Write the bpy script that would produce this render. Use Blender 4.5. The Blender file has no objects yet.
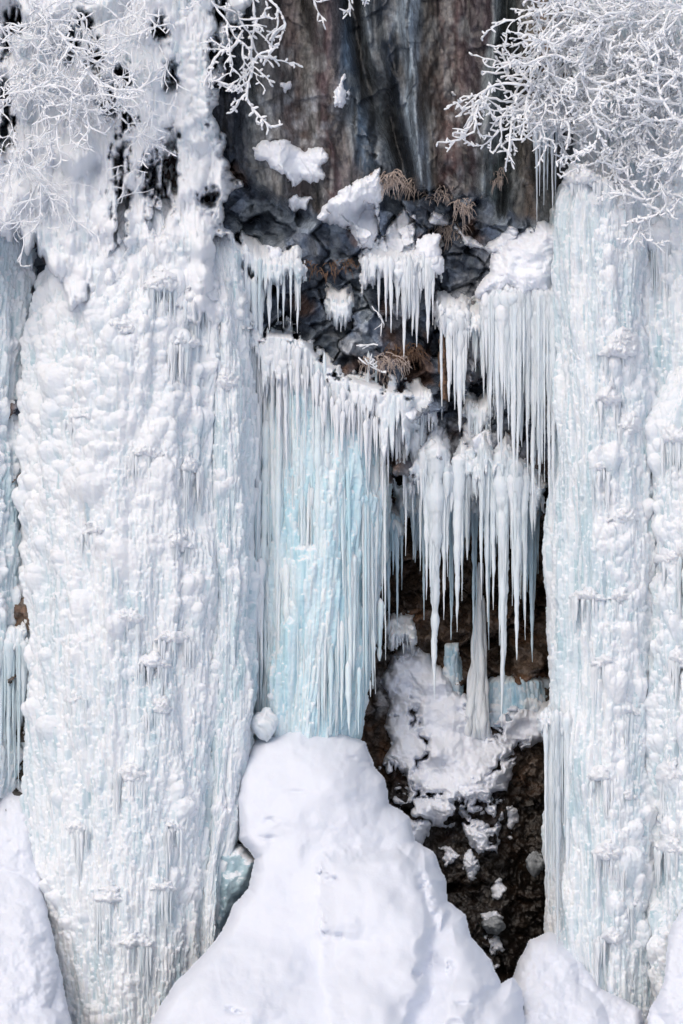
import bpy, math, random
import numpy as np
rng = np.random.default_rng(7); random.seed(7)
SC = bpy.context.scene; COL = SC.collection
# ------------------------------------------------------------------ frame: metres, camera 50 m from the cliff
S = 0.02; D = 50.0; CX, CY, ZC = 341.5, 512.0, 10.24
def W(px, py, y=0.0):
    k = S*(D+y)/D
    return (px-CX)*k, y+0*px, ZC-(py-CY)*k
# ------------------------------------------------------------------ numpy noise
def _h(ix, iy, seed):
    n = (ix.astype(np.int64)*374761393 + iy.astype(np.int64)*668265263 + seed*974634777) & 0x7fffffff
    n = ((n ^ (n >> 13))*1274126177) & 0x7fffffff
    n = (n ^ (n >> 16)) & 0xffffff
    return n/float(0xffffff)
def vn(x, y, seed=0):
    ix = np.floor(x); iy = np.floor(y); fx = x-ix; fy = y-iy
    fx = fx*fx*fx*(fx*(fx*6-15)+10); fy = fy*fy*fy*(fy*(fy*6-15)+10)
    a = _h(ix, iy, seed); b = _h(ix+1, iy, seed); c = _h(ix, iy+1, seed); d = _h(ix+1, iy+1, seed)
    return (a*(1-fx)+b*fx)*(1-fy)+(c*(1-fx)+d*fx)*fy
def fbm(x, y, seed=0, o=4):
    s = 0; a = 1; t = 0
    for i in range(o):
        s = s+a*(vn(x, y, seed+i*17)*2-1); t += a; a *= .5; x = x*2.03+5.1; y = y*2.01+3.7
    return s/t
def sm(a, b, x):
    t = np.clip((x-a)/(b-a), 0, 1); return t*t*(3-2*t)
def facets(x, y, cell, seed, tilt=1.0):
    X = x/cell; Y = y/cell; ix = np.floor(X); iy = np.floor(Y)
    f1 = np.full(X.shape, 9.); f2 = np.full(X.shape, 9.); pl = np.zeros(X.shape)
    for dx in (-1, 0, 1):
        for dy in (-1, 0, 1):
            cx = ix+dx; cy = iy+dy
            jx = cx+_h(cx, cy, seed); jy = cy+_h(cx, cy, seed+1)
            d = np.hypot(X-jx, Y-jy)
            g = (_h(cx, cy, seed+2)-.5)*2*tilt; q = (_h(cx, cy, seed+3)-.75)*1.6*tilt; o = _h(cx, cy, seed+4)
            val = (X-jx)*g+(Y-jy)*q+o
            near = d < f1
            f2 = np.where(near, f1, np.minimum(f2, d)); pl = np.where(near, val, pl); f1 = np.where(near, d, f1)
    return pl, f2-f1, f1
def poly_sdf(X, Y, poly):
    """signed distance, positive inside"""
    P = np.array(poly, float); n = len(P); d = np.full(X.shape, 1e9); ins = np.zeros(X.shape, bool)
    for i in range(n):
        a = P[i]; b = P[(i+1) % n]; e = b-a; wx = X-a[0]; wy = Y-a[1]
        t = np.clip((wx*e[0]+wy*e[1])/(e@e+1e-9), 0, 1)
        d = np.minimum(d, np.hypot(wx-t*e[0], wy-t*e[1]))
        c = ((a[1] > Y) != (b[1] > Y)) & (X < (b[0]-a[0])*(Y-a[1])/((b[1]-a[1]) if b[1] != a[1] else 1e-9)+a[0])
        ins ^= c
    return np.where(ins, d, -d)
# ------------------------------------------------------------------ objects
def link(name, me, mat, parent=None):
    o = bpy.data.objects.new(name, me); COL.objects.link(o)
    if mat: me.materials.append(mat)
    if parent: o.parent = parent
    return o
def mesh_np(name, V, F, mat, parent=None, attrs=None, smooth=True):
    me = bpy.data.meshes.new(name)
    V = np.asarray(V, np.float32); F = np.asarray(F, np.int32)
    me.vertices.add(len(V)); me.vertices.foreach_set('co', V.ravel())
    me.loops.add(F.size); me.loops.foreach_set('vertex_index', F.ravel())
    me.polygons.add(len(F)); me.polygons.foreach_set('loop_start', np.arange(0, F.size, 4, dtype=np.int32))
    me.update(calc_edges=True)
    if smooth: me.polygons.foreach_set('use_smooth', np.ones(len(F), bool))
    else: me.polygons.foreach_set('use_smooth', np.zeros(len(F), bool))
    for k, a in (attrs or {}).items():
        a = np.asarray(a, np.float32)
        if a.ndim == 2:
            at = me.attributes.new(k, 'FLOAT_VECTOR', 'POINT'); at.data.foreach_set('vector', a.ravel())
        else:
            at = me.attributes.new(k, 'FLOAT', 'POINT'); at.data.foreach_set('value', a.ravel())
    me.validate(); me.update()
    return link(name, me, mat, parent)
def grid_faces(ny, nx, mask=None, off=0, flip=False):
    i = np.arange(ny*nx).reshape(ny, nx)
    a, b, c, d = i[:-1, :-1], i[1:, :-1], i[1:, 1:], i[:-1, 1:]
    F = np.stack([a, b, c, d] if not flip else [a, d, c, b], -1).reshape(-1, 4)
    if mask is not None:
        m = (mask[:-1, :-1] | mask[1:, :-1] | mask[1:, 1:] | mask[:-1, 1:]).ravel()
        F = F[m]
    return F+off
def relief(name, PX, PY, Y, mat, parent=None, mask=None, attrs=None, smooth=True, warpz=None):
    x, y, z = W(PX, PY, Y)
    if warpz is not None: z = z+warpz
    V = np.stack([x, y, z], -1).reshape(-1, 3)
    F = grid_faces(*PX.shape, mask)
    at = {k: (a.reshape(-1, 3) if a.ndim == 3 else a.ravel()) for k, a in (attrs or {}).items()}
    if mask is not None:
        used = np.zeros(len(V), bool); used[F.ravel()] = True
        rm = np.cumsum(used)-1; V = V[used]; F = rm[F]; at = {k: a[used] for k, a in at.items()}
    return mesh_np(name, V, F, mat, parent, at, smooth)
def tag(o, label, cat, group=None, kind=None):
    if label: o['label'] = label
    if cat: o['category'] = cat
    if group: o['group'] = group
    if kind: o['kind'] = kind
    return o
def empty(name, px, py, y, label, cat, group=None):
    o = bpy.data.objects.new(name, None); COL.objects.link(o)
    o.empty_display_size = .2
    return tag(o, label, cat, group)
# ------------------------------------------------------------------ materials
def nt(name):
    m = bpy.data.materials.new(name); m.use_nodes = True; t = m.node_tree; t.nodes.clear()
    out = t.nodes.new('ShaderNodeOutputMaterial'); b = t.nodes.new('ShaderNodeBsdfPrincipled')
    t.links.new(b.outputs[0], out.inputs[0])
    return m, t, b
def N(t, kind, **kw):
    n = t.nodes.new(kind)
    for k, v in kw.items():
        if k in n.inputs.keys(): n.inputs[k].default_value = v
        else: setattr(n, k, v)
    return n
def ramp(t, fac, stops):
    r = t.nodes.new('ShaderNodeValToRGB'); e = r.color_ramp.elements
    while len(e) > 1: e.remove(e[-1])
    e[0].position = stops[0][0]; e[0].color = (*stops[0][1], 1)
    for p, c in stops[1:]:
        q = e.new(p); q.color = (*c, 1)
    t.links.new(fac, r.inputs[0]); return r.outputs[0]
def mixc(t, fac, a, b, blend='MIX'):
    m = t.nodes.new('ShaderNodeMix'); m.data_type = 'RGBA'; m.blend_type = blend
    for s, v in ((m.inputs[0], fac), (m.inputs[6], a), (m.inputs[7], b)):
        if isinstance(v, (int, float)): s.default_value = v
        elif isinstance(v, tuple): s.default_value = (*v, 1)
        else: t.links.new(v, s)
    return m.outputs[2]
def mth(t, op, a, b=0.0, clamp=False):
    m = t.nodes.new('ShaderNodeMath'); m.operation = op; m.use_clamp = clamp
    for s, v in ((m.inputs[0], a), (m.inputs[1], b)):
        if isinstance(v, (int, float)): s.default_value = v
        else: t.links.new(v, s)
    return m.outputs[0]
def noise(t, scale, vec=(1, 1, 1), detail=4, rough=.6):
    tc = t.nodes.new('ShaderNodeTexCoord'); mp = t.nodes.new('ShaderNodeMapping'); mp.inputs['Scale'].default_value = vec
    t.links.new(tc.outputs['Object'], mp.inputs[0])
    n = t.nodes.new('ShaderNodeTexNoise'); n.inputs['Scale'].default_value = scale; n.inputs['Detail'].default_value = detail
    n.inputs['Roughness'].default_value = rough
    t.links.new(mp.outputs[0], n.inputs[0]); return n.outputs[0]
def attr(t, name, out='Fac'):
    a = t.nodes.new('ShaderNodeAttribute'); a.attribute_name = name; return a.outputs[out]
def bump(t, b, h, dist, strength=1.0):
    n = t.nodes.new('ShaderNodeBump'); n.inputs['Distance'].default_value = dist; n.inputs['Strength'].default_value = strength
    t.links.new(h, n.inputs['Height']); t.links.new(n.outputs[0], b.inputs['Normal']); return n

SNOW = (.73, .77, .855)
def make_snow(name='snow', col=SNOW, bd=.012):
    m, t, b = nt(name)
    n = noise(t, 2.2, (1, 1, 1), 3)
    c = mixc(t, n, tuple(v*.96 for v in col), tuple(min(v*1.02, .97) for v in col)); t.links.new(c, b.inputs['Base Color'])
    b.inputs['Roughness'].default_value = .85; b.inputs['Specular IOR Level'].default_value = .25
    b.inputs['Subsurface Weight'].default_value = .25; b.inputs['Subsurface Radius'].default_value = (1, .8, .65); b.inputs['Subsurface Scale'].default_value = .05
    bump(t, b, noise(t, 22, (1, 1, 1), 5), bd, .35)
    return m
def make_ice(name, white, clear, snowcol=(.85, .885, .945), sss=.4, upsnow=1.0, rough=.28):
    m, t, b = nt(name)
    st = noise(t, 3.0, (4, 4, .35), 5)                       # vertical clarity bands
    tint = mth(t, 'ADD', attr(t, 'tint'), mth(t, 'MULTIPLY', mth(t, 'SUBTRACT', st, .5), .9), True)
    base = mixc(t, tint, white, clear)
    geo = t.nodes.new('ShaderNodeNewGeometry'); sp = t.nodes.new('ShaderNodeSeparateXYZ'); t.links.new(geo.outputs['Normal'], sp.inputs[0])
    up = mth(t, 'MULTIPLY', mth(t, 'SUBTRACT', sp.outputs[2], .12), 3.0*upsnow, True)
    nz = noise(t, 9, (1, 1, .6), 4)
    up = mth(t, 'MULTIPLY', up, mth(t, 'MULTIPLY', nz, 1.8), True)
    s = mth(t, 'MAXIMUM', up, attr(t, 'snow'))
    c = mixc(t, s, base, snowcol); t.links.new(c, b.inputs['Base Color'])
    r = mth(t, 'ADD', mth(t, 'MULTIPLY', s, .6), rough, True); t.links.new(r, b.inputs['Roughness'])
    b.inputs['Specular IOR Level'].default_value = .45; b.inputs['IOR'].default_value = 1.31
    b.inputs['Subsurface Weight'].default_value = sss; b.inputs['Subsurface Radius'].default_value = (1, .84, .72); b.inputs['Subsurface Scale'].default_value = .07
    bump(t, b, noise(t, 26, (1.3, 1.3, .6), 6, .75), .03, .8)
    return m
M_SNOW = make_snow(); M_RIME = make_snow('rime', (.89, .915, .96), .01)
M_SNOW_LIT = make_snow('snow_lit', (.83, .865, .93), .02)  # same snow as the mound, brighter light on caps and patches put into colour
M_ICE = make_ice('ice', (.86, .905, .96), (.46, .63, .70))
M_BLUE = make_ice('blue_ice', (.85, .92, .97), (.50, .75, .85), upsnow=.8, sss=.5)
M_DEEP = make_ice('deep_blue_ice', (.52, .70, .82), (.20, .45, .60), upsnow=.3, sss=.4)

def make_rock():
    m, t, b = nt('rock')
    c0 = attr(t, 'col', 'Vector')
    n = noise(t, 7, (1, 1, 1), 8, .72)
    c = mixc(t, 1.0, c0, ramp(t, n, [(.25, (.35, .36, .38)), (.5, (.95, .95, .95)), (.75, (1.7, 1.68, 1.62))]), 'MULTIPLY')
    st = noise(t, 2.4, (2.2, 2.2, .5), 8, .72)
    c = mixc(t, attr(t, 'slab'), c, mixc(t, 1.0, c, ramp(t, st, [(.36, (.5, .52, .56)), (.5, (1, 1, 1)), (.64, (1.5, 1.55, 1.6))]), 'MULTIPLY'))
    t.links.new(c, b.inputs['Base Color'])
    r = noise(t, 3, (1, 1, .4), 3); t.links.new(mth(t, 'ADD', mth(t, 'MULTIPLY', r, .34), .06), b.inputs['Roughness'])
    b.inputs['Specular IOR Level'].default_value = .8
    bump(t, b, noise(t, 9, (1, 1, .8), 10, .7), .07, .7)
    return m
M_ROCK = make_rock()
def plain(name, c1, c2, rough=.7, scale=8, bd=.01):
    m, t, b = nt(name); t.links.new(mixc(t, noise(t, scale), c1, c2), b.inputs['Base Color']); b.inputs['Roughness'].default_value = rough
    bump(t, b, noise(t, scale*3), bd, .6); return m
M_GRASS = plain('dry_grass', (.26, .19, .15), (.66, .58, .54))
M_MOSS = plain('rust_moss', (.15, .09, .06), (.34, .22, .15))
M_BARK = plain('bark', (.09, .07, .06), (.2, .17, .15))
M_WETSTONE = plain('wet_stone', (.05, .06, .07), (.5, .54, .58), .25, 9, .05)

# ------------------------------------------------------------------ cliff surface
SLB = ([180, 215, 240, 265, 300, 340, 385, 430, 475, 505, 545, 575], [110, 128, 168, 192, 204, 206, 192, 188, 194, 215, 226, 236])
def slabw(PX, PY):
    yb = np.interp(PX, *SLB)+fbm(PX/14, PY/60, 91, 3)*12
    return sm(10, -6, PY-yb)
def cliffY(PX, PY):
    wob = fbm(PX/40, PY/40, 3, 4)*26
    ws = slabw(PX, PY)
    cv = np.clip(PY/200, -1, 1.4); cv = np.sign(cv)*np.abs(cv)**1.4; xx = PX+fbm(PX/40, PY/120, 5, 3)*8; fl = np.zeros(PX.shape)
    for (a, b, wd, dp) in [(222, 240, 14, .5), (262, 278, 14, -.35), (300, 302, 14, .25), (330, 350, 12, -.35), (354, 417, 9, .95), (376, 404, 6, .45), (409, 424, 8, -.5), (450, 450, 24, .45),
                           (497, 479, 7, -.45), (512, 503, 6, .4), (535, 525, 11, -.3), (562, 556, 6, .5)]:
        fl = fl+dp*np.exp(-((xx-a-(b-a)*cv)/wd)**2)
    yslab = .8+fl+fbm(PX/24, PY/50, 8, 4)*.34+fbm(PX/7, PY/10, 18, 4)*.04+.12*facets(PX+fbm(PX/30, PY/30, 2, 3)*26, PY*.6, 34, 33)[0]
    yslab = yslab + .35*sm(60, -120, PY)
    pl, ed, _ = facets(PX+wob*.7, PY-wob*.5, 40, 21, 1.2)
    pl2, ed2, _ = facets(PX-wob*.6, PY+wob*.6, 15, 41, 1.1)
    ymid = 1.75+(pl-.5)*.95+(pl2-.5)*.34+.25*sm(.10, 0, ed)*(fbm(PX/20, PY/20, 95, 2) > -.1)+fbm(PX/8, PY/8, 58, 4)*.12
    yc = np.interp(PY, [430, 560, 640, 760, 880, 1000, 1150], [2.6, 3.6, 3.9, 3.1, 2.5, 2.1, 2.0])
    yc = yc+.5*sm(500, 530, PX)*sm(700, 780, PY)
    fa = 1-.6*sm(600, 660, PY); ycave = yc+((pl-.5)*.9+(pl2-.5)*.35+.2*sm(.12, 0, ed))*fa+fbm(PX/9, PY/9, 55, 4)*.25
    wc = sm(430, 520, PY+wob)
    y = ymid*(1-wc)+ycave*wc
    y = yslab*ws+y*(1-ws)
    side = sm(228, 180, PX-.06*(PY-200))
    y = y*(1-side)+side*(1.35+(pl-.5)*.5+(pl2-.5)*.15)
    side = sm(566, 580, PX)
    return y*(1-side)+side*1.5
_sx = np.arange(-170, 720, 2.); _sy = np.arange(-320, 1020, 2.); _SC = None
def cliffS(PX, PY):
    """the cliff seen as ice and snow drape it: cracks bridged, bumps rounded"""
    global _SC
    if _SC is None:
        g = cliffY(*np.meshgrid(_sx, _sy))
        def box(a, k, f):
            p = np.pad(a, k, 'edge'); o = [p[k+dy:k+dy+a.shape[0], k+dx:k+dx+a.shape[1]] for dy in range(-k, k+1) for dx in range(-k, k+1)]; return f(o, axis=0)
        g = box(g, 2, np.min); g = box(g, 3, np.mean); _SC = box(g, 2, np.mean)
    u = np.clip((PX-_sx[0])/2, 0, len(_sx)-1.001); v = np.clip((PY-_sy[0])/2, 0, len(_sy)-1.001); i = u.astype(int); j = v.astype(int); u = u-i; v = v-j
    return (_SC[j, i]*(1-u)+_SC[j, i+1]*u)*(1-v)+(_SC[j+1, i]*(1-u)+_SC[j+1, i+1]*u)*v
def C(r, g, b): return np.array([r, g, b])/255.
def lin(c): return np.where(c < .04045, c/12.92, ((c+.055)/1.055)**2.4)
def cliffCol(PX, PY):
    ws = slabw(PX, PY)
    sh = PX+fbm(PX/30, PY/90, 61, 3)*9
    # streaks of the slab, with crease shade and ridge light painted in among them: px at the top, px at the bottom, half width, sRGB
    base = np.ones(PX.shape+(3,))*lin(C(96, 102, 110))
    st = [(222, 240, 16, (52, 58, 70)), (242, 262, 12, (96, 102, 106)), (262, 278, 14, (120, 118, 116)), (292, 300, 14, (104, 88, 84)), (306, 316, 9, (120, 120, 118)),
          (322, 332, 8, (86, 62, 64)), (334, 350, 7, (112, 104, 104)), (342, 372, 9, (74, 94, 114)), (354, 417, 8, (26, 28, 32)), (366, 396, 6, (120, 130, 138)), (384, 410, 6, (44, 56, 72)), (409, 424, 8, (158, 174, 188)),
          (425, 437, 8, (104, 96, 86)), (438, 446, 9, (86, 62, 58)), (452, 456, 9, (102, 80, 80)), (468, 464, 10, (62, 48, 52)), (484, 472, 7, (60, 46, 50)), (497, 479, 6, (148, 158, 162)), (509, 492, 8, (92, 106, 108)),
          (520, 506, 8, (60, 66, 68)), (532, 518, 8, (98, 92, 82)), (545, 532, 9, (118, 100, 84)), (560, 550, 10, (128, 126, 122))]
    acc = np.ones(PX.shape)*.15; col = base*.15
    for k, (a, b, w, c) in enumerate(st):
        xc = a+(b-a)*np.clip(PY/200, 0, 1.3)**1.4; f = np.exp(-((sh-xc)/w)**2*1.3)*(.5+1.0*vn(PX/9, PY/60, 200+k))
        col = col+f[..., None]*lin(C(*c)); acc = acc+f
    slab = col/acc[..., None]*1.02
    pt = sm(.12, .5, fbm(PX/16, PY/30, 88, 5))[..., None]; slab = slab*(1-.5*pt)+lin(C(150, 156, 158))*.5*pt
    nr = sm(.45, .8, vn(sh/3.2, PY/95, 188))*sm(.3, .7, vn(sh/14, PY/70, 189)); slab = slab*(1-.7*nr[..., None])*.9
    dk = sm(.1, .5, fbm(PX/12, PY/40, 89, 5))[..., None]; slab = slab*(1-.65*dk)
    n1 = vn(PX/8, PY/12, 71)[..., None]; n2 = fbm(PX/30, PY/34, 77, 4)[..., None]
    pl, ed, _ = facets(PX+fbm(PX/60, PY/60, 3, 3)*8, PY, 34, 21, 1.1)
    pv = (pl[..., None]*.5+.5)
    mid = lin(C(118, 132, 152))*(.4+1.1*n1)*pv
    rust = sm(.15, .5, n2); mid = mid*(1-rust*.6)+lin(C(150, 116, 92))*rust*.6
    lt = sm(-.1, -.45, n2); mid = mid*(1-lt*.6)+lin(C(176, 188, 198))*lt*.6
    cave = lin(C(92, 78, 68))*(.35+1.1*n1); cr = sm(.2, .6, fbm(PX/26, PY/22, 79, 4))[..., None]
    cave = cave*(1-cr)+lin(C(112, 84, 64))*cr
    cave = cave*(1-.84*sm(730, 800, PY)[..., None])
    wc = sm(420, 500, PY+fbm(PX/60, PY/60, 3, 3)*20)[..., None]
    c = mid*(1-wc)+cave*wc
    w = ws[..., None]; c = slab*w+c*(1-w)
    fz = np.zeros(PX.shape)
    for (a, b, rx, ry) in [(474, 335, 22, 40), (446, 440, 24, 26), (486, 448, 20, 32), (400, 318, 18, 14), (408, 418, 18, 22), (300, 245, 30, 12), (425, 500, 20, 30), (465, 500, 18, 30), (490, 260, 14, 20), (345, 330, 18, 30), (400, 690, 30, 40), (465, 290, 20, 16), (300, 130, 60, 60), (470, 130, 70, 50)]:
        fz = np.maximum(fz, np.exp(-((PX-a)/rx)**2-((PY-b)/ry)**2)*(.45 if b in (130,) else 1))
    fz = np.clip(sm(.15, .75, fz*(.75+1.1*fbm(PX/9, PY/9, 93, 5)))+.0, 0, 1)[..., None]*.65
    return c*(1-fz)+np.array([.58, .62, .68])*fz, ws
def axis(*segs):
    r = []
    for a, b, s in segs: r.append(np.arange(a, b, s))
    r.append([segs[-1][1]]); return np.concatenate(r).astype(float)
gx = axis((-500, -20, 10), (-20, 205, 2), (205, 572, 1), (572, 690, 6), (690, 1200, 12)); gy = axis((-420, -10, 8), (-10, 1000, 1), (1000, 1160, 8))
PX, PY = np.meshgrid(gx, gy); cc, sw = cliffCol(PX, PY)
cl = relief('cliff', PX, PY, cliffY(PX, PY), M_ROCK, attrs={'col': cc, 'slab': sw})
tag(cl, 'dark basalt cliff with rust and blue grey streaks behind the frozen waterfall', 'cliff', kind='structure')
# plateau on top of the cliff, running back
def sheet(name, x0, x1, y0, y1, zf, n, mat):
    X, Y = np.meshgrid(np.linspace(x0, x1, n), np.linspace(y0, y1, n))
    Z = zf(X, Y); V = np.stack([X, Y, Z], -1).reshape(-1, 3)
    return mesh_np(name, V, grid_faces(n, n, flip=True), mat)
topz = W(0, -418, .9)[2]
o = sheet('plateau', -60, 60, .3, 90, lambda X, Y: topz+.02*(Y)+fbm(X/3, Y/3, 4, 3)*.5-.15, 160, M_SNOW); tag(o, 'snow covered plateau above the cliff', 'hill', kind='structure')
for s in (-1, 1):   # rock faces flanking the falls, outside the frame
    X, Z = np.meshgrid(np.linspace(13, 90, 120), np.linspace(-2, topz+.6, 60))
    Yv = 1.4-(X-13)*.25+facets(X, Z, 3.2, 9+s, .8)[0]*1.2+fbm(X/3, Z/3, 6, 4)*.5
    V = np.stack([X*s, Yv, Z], -1).reshape(-1, 3)
    col = np.ones((len(V), 3))*lin(C(96, 100, 108))
    o = mesh_np('cliff_flank', V, grid_faces(60, 120, flip=s < 0), M_ROCK, attrs={'col': col, 'slab': np.zeros(len(V))})
    tag(o, 'rock face continuing beside the frozen waterfall', 'cliff', kind='structure')
o = sheet('ground', -300, 300, -500, 12, lambda X, Y: -1.0+fbm(X/6, Y/6, 4, 4)*.5-.0*X, 260, M_SNOW); tag(o, 'snow covered ground below the falls', 'ground', kind='structure')

# ------------------------------------------------------------------ ice relief fields
class Field:
    """height field (in px) over an ice body, grown from drips and knobs"""
    def __init__(s, w, h, res):
        s.res = res; s.nx = int(w/res)+1; s.ny = int(h/res)+1
        s.U, s.V = np.meshgrid(np.arange(s.nx)*res, np.arange(s.ny)*res)
        s.H = np.zeros(s.U.shape); s.T = np.full(s.U.shape, .5); s.Sn = np.zeros(s.U.shape); s.B = np.zeros(s.U.shape)
    def stamp(s, u, v, w, L, p, tint, kind='drip', snow=0., wob=0., stack=.0):
        r = s.res; i0 = max(int((u-w-abs(wob)*2)/r), 0); i1 = min(int((u+w+abs(wob)*2)/r)+2, s.nx); j0 = max(int(v/r), 0); j1 = min(int((v+L)/r)+2, s.ny)
        if i1 <= i0 or j1 <= j0: return
        sl = (slice(j0, j1), slice(i0, i1)); U = s.U[sl]; V = s.V[sl]
        t = np.clip((V-v)/L, 0, 1); ok = (V >= v) & (V <= v+L)
        if kind == 'drip':
            cap = min(w*1.5/L, .5); pr = np.where(t < cap, np.sqrt(np.clip(1-(1-t/cap)**2, 0, 1)), np.clip(1-((t-cap)/(1-cap)), 0, 1)**.45)
        elif kind == 'ridge':
            pr = np.sqrt(np.clip(np.minimum(t/.12, 1), 0, 1))*np.clip((1-t)/.3, 0, 1)**.5
        else: pr = np.sqrt(np.clip(1-(2*t-1)**2, 0, 1)) if kind == 'blob' else np.where(t < .35, np.sqrt(np.clip(1-(1-t/.35)**2, 0, 1)), np.clip(1-((t-.35)/.65)**1.6, 0, 1))
        du = U-u-wob*np.sin((V-v)*.05+u); wt = w*(pr*.75+.25)
        q = np.clip(1-(du/wt)**2, 0, 1)
        hh = p*pr*np.sqrt(q)
        if stack:
            jc = min(max(int((v+L*.3)/r), 0), s.ny-1); ic = min(max(int(u/r), 0), s.nx-1); hh = hh+stack*s.H[jc, ic]
        m = ok & (q > 0) & (pr > 0) & (hh > s.H[sl])
        s.H[sl][m] = hh[m]; s.T[sl][m] = tint
        s.Sn[sl][m] = (snow*np.clip(1.15-t, 0, 1))[m]
def grow(F, w, h, dens, rs):
    """dens(u,v)->dict of local amounts: knob 0..1, smooth 0..1 ; u,v in px"""
    A = w*h
    for _ in range(int(A/1100)+6):                                     # broad ribs
        F.stamp(rs.uniform(0, w), rs.uniform(-80, h*.95), rs.uniform(5, 17), rs.uniform(70, 420), rs.uniform(3, 10), rs.uniform(.2, .7), 'ridge', wob=rs.uniform(-3, 3))
    F.B = F.H.copy(); F.H[:] = 0
    for _ in range(int(A/42)):                                         # long thin drips
        u, v = rs.uniform(0, w), rs.uniform(-60, h)
        F.stamp(u, v, rs.uniform(1.1, 3.4), rs.uniform(25, 150), rs.uniform(1.4, 5.0), rs.beta(1.2, 2.4), 'drip', wob=rs.uniform(-.8, .8), snow=.1)
    for _ in range(int(A/18)):                                         # short tongues hanging in tiers
        u, v = rs.uniform(0, w), rs.uniform(-10, h); k = dens(u, v)
        if rs.random() < k['smooth']: continue
        F.stamp(u, v, rs.uniform(1.4, 3.4), rs.uniform(8, 34), rs.uniform(2., 5.4), rs.beta(1.2, 2.6), 'drip', wob=rs.uniform(-.5, .5), snow=.7*rs.random(), stack=rs.uniform(0, .35))
    for _ in range(int(A/34)):                                         # rounded frozen spray, each with drips hanging from it
        u, v = rs.uniform(0, w), rs.uniform(-10, h); k = dens(u, v)
        if rs.random() > k['knob']: continue
        q = (1.8+rs.gamma(2.0, 1.15))*(.75+.5*k['knob']); st = rs.uniform(.1, .5)
        for _k in range(int(rs.integers(1, 5))):
            F.stamp(u+rs.uniform(-.8, .8)*q, v+q*rs.uniform(.2, 1.1), rs.uniform(.9, 2.2), q*rs.uniform(1.8, 4.5), q*rs.uniform(.35, .7), rs.beta(1.3, 2), 'drip', snow=.3, stack=st*.8)
        for _k in range(3):
            qq = q*rs.uniform(.4, 1); F.stamp(u+rs.uniform(-.8, .8)*q*(_k > 0), v+rs.uniform(-.4, .6)*q*(_k > 0), qq, qq*rs.uniform(2.0, 3.6), qq*rs.uniform(.6, 1.05), rs.beta(1.2, 3), 'knob', snow=.95, stack=st)
def column(name, prof, yc, b, dens, seed, mat, parent=None, res=.75, cap=30, th=1.9, lab=None, amp=1.0, tint=0., ripple=0.):
    rs = np.random.default_rng(seed); prof = np.array(prof, float); v0, v1 = prof[0, 0], prof[-1, 0]; h = v1-v0
    a_av = np.mean((prof[:, 2]-prof[:, 1])/2); bpx = b/S
    w = th*2*math.sqrt((a_av**2+bpx**2)/2)
    F = Field(w, h, res)
    cx = lambda V: np.interp(V, prof[:, 0], (prof[:, 1]+prof[:, 2])/2); aa = lambda V: np.interp(V, prof[:, 0], (prof[:, 2]-prof[:, 1])/2)
    def dd(u, v):
        return dens(float(cx(v+v0)+aa(v+v0)*math.sin((u/w*2-1)*th)), v+v0)
    grow(F, w, h, dd, rs)
    U, V = F.U, F.V; TH = (U/w*2-1)*th; PYb = V+v0
    Hh = F.B+F.H*amp+fbm(U/1.9, V/3.2, seed, 3)*.95+fbm(U/24, V/75, seed+5, 3)*7+fbm(U/9, V/24, seed+9, 3)*2.2
    tcap = np.clip(V/cap, 0, 1) if cap > 0 else np.ones_like(V); sc = np.sqrt(1-(1-tcap)**2)*.97+.03
    A = (aa(PYb)-5)*sc; Bp = (bpx-5)*sc
    # fall-line shift so drips keep a common lean
    X = cx(PYb)+A*np.sin(TH)+Hh*np.sin(TH); Yp = yc-(Bp*np.cos(TH)+Hh*np.cos(TH))*S
    return relief(name, X, PYb-Hh*.12, Yp, mat, parent, attrs={'tint': np.clip(F.T+tint+fbm(U/20, V/70, seed+3, 3)*.5, 0, 1), 'snow': F.Sn})
def pillow(name, poly, y, thick, R, mat, parent=None, seed=0, edge=4, lump=.06, res=.8, pad=6, slope=0., attrs=None, yfun=None, lscale=14, back=True):
    P = np.array(poly, float); x0, y0 = P.min(0)-pad; x1, y1 = P.max(0)+pad
    PX, PY = np.meshgrid(np.arange(x0, x1+res, res), np.arange(y0, y1+res, res))
    d = poly_sdf(PX, PY, poly)+fbm(PX/9, PY/9, seed, 4)*edge+fbm(PX/30, PY/30, seed+4, 3)*edge*1.5
    t = np.clip(d/R, 0, 1); f = np.sqrt(1-(1-t)**2)
    Yb = yfun(PX, PY) if yfun else y
    Y = Yb-thick*f-fbm(PX/lscale, PY/lscale, seed+9, 5)*lump*f+np.clip(-d, 0, 3)*S*3+slope*(PY-y0)*S*f*0
    Y = Y-slope*(PY-y0)*S
    return relief(name, PX, PY, Y, mat, parent, mask=d > -1.2, attrs={'tint': np.full(PX.shape, .3), 'snow': np.full(PX.shape, .9)})

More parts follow.
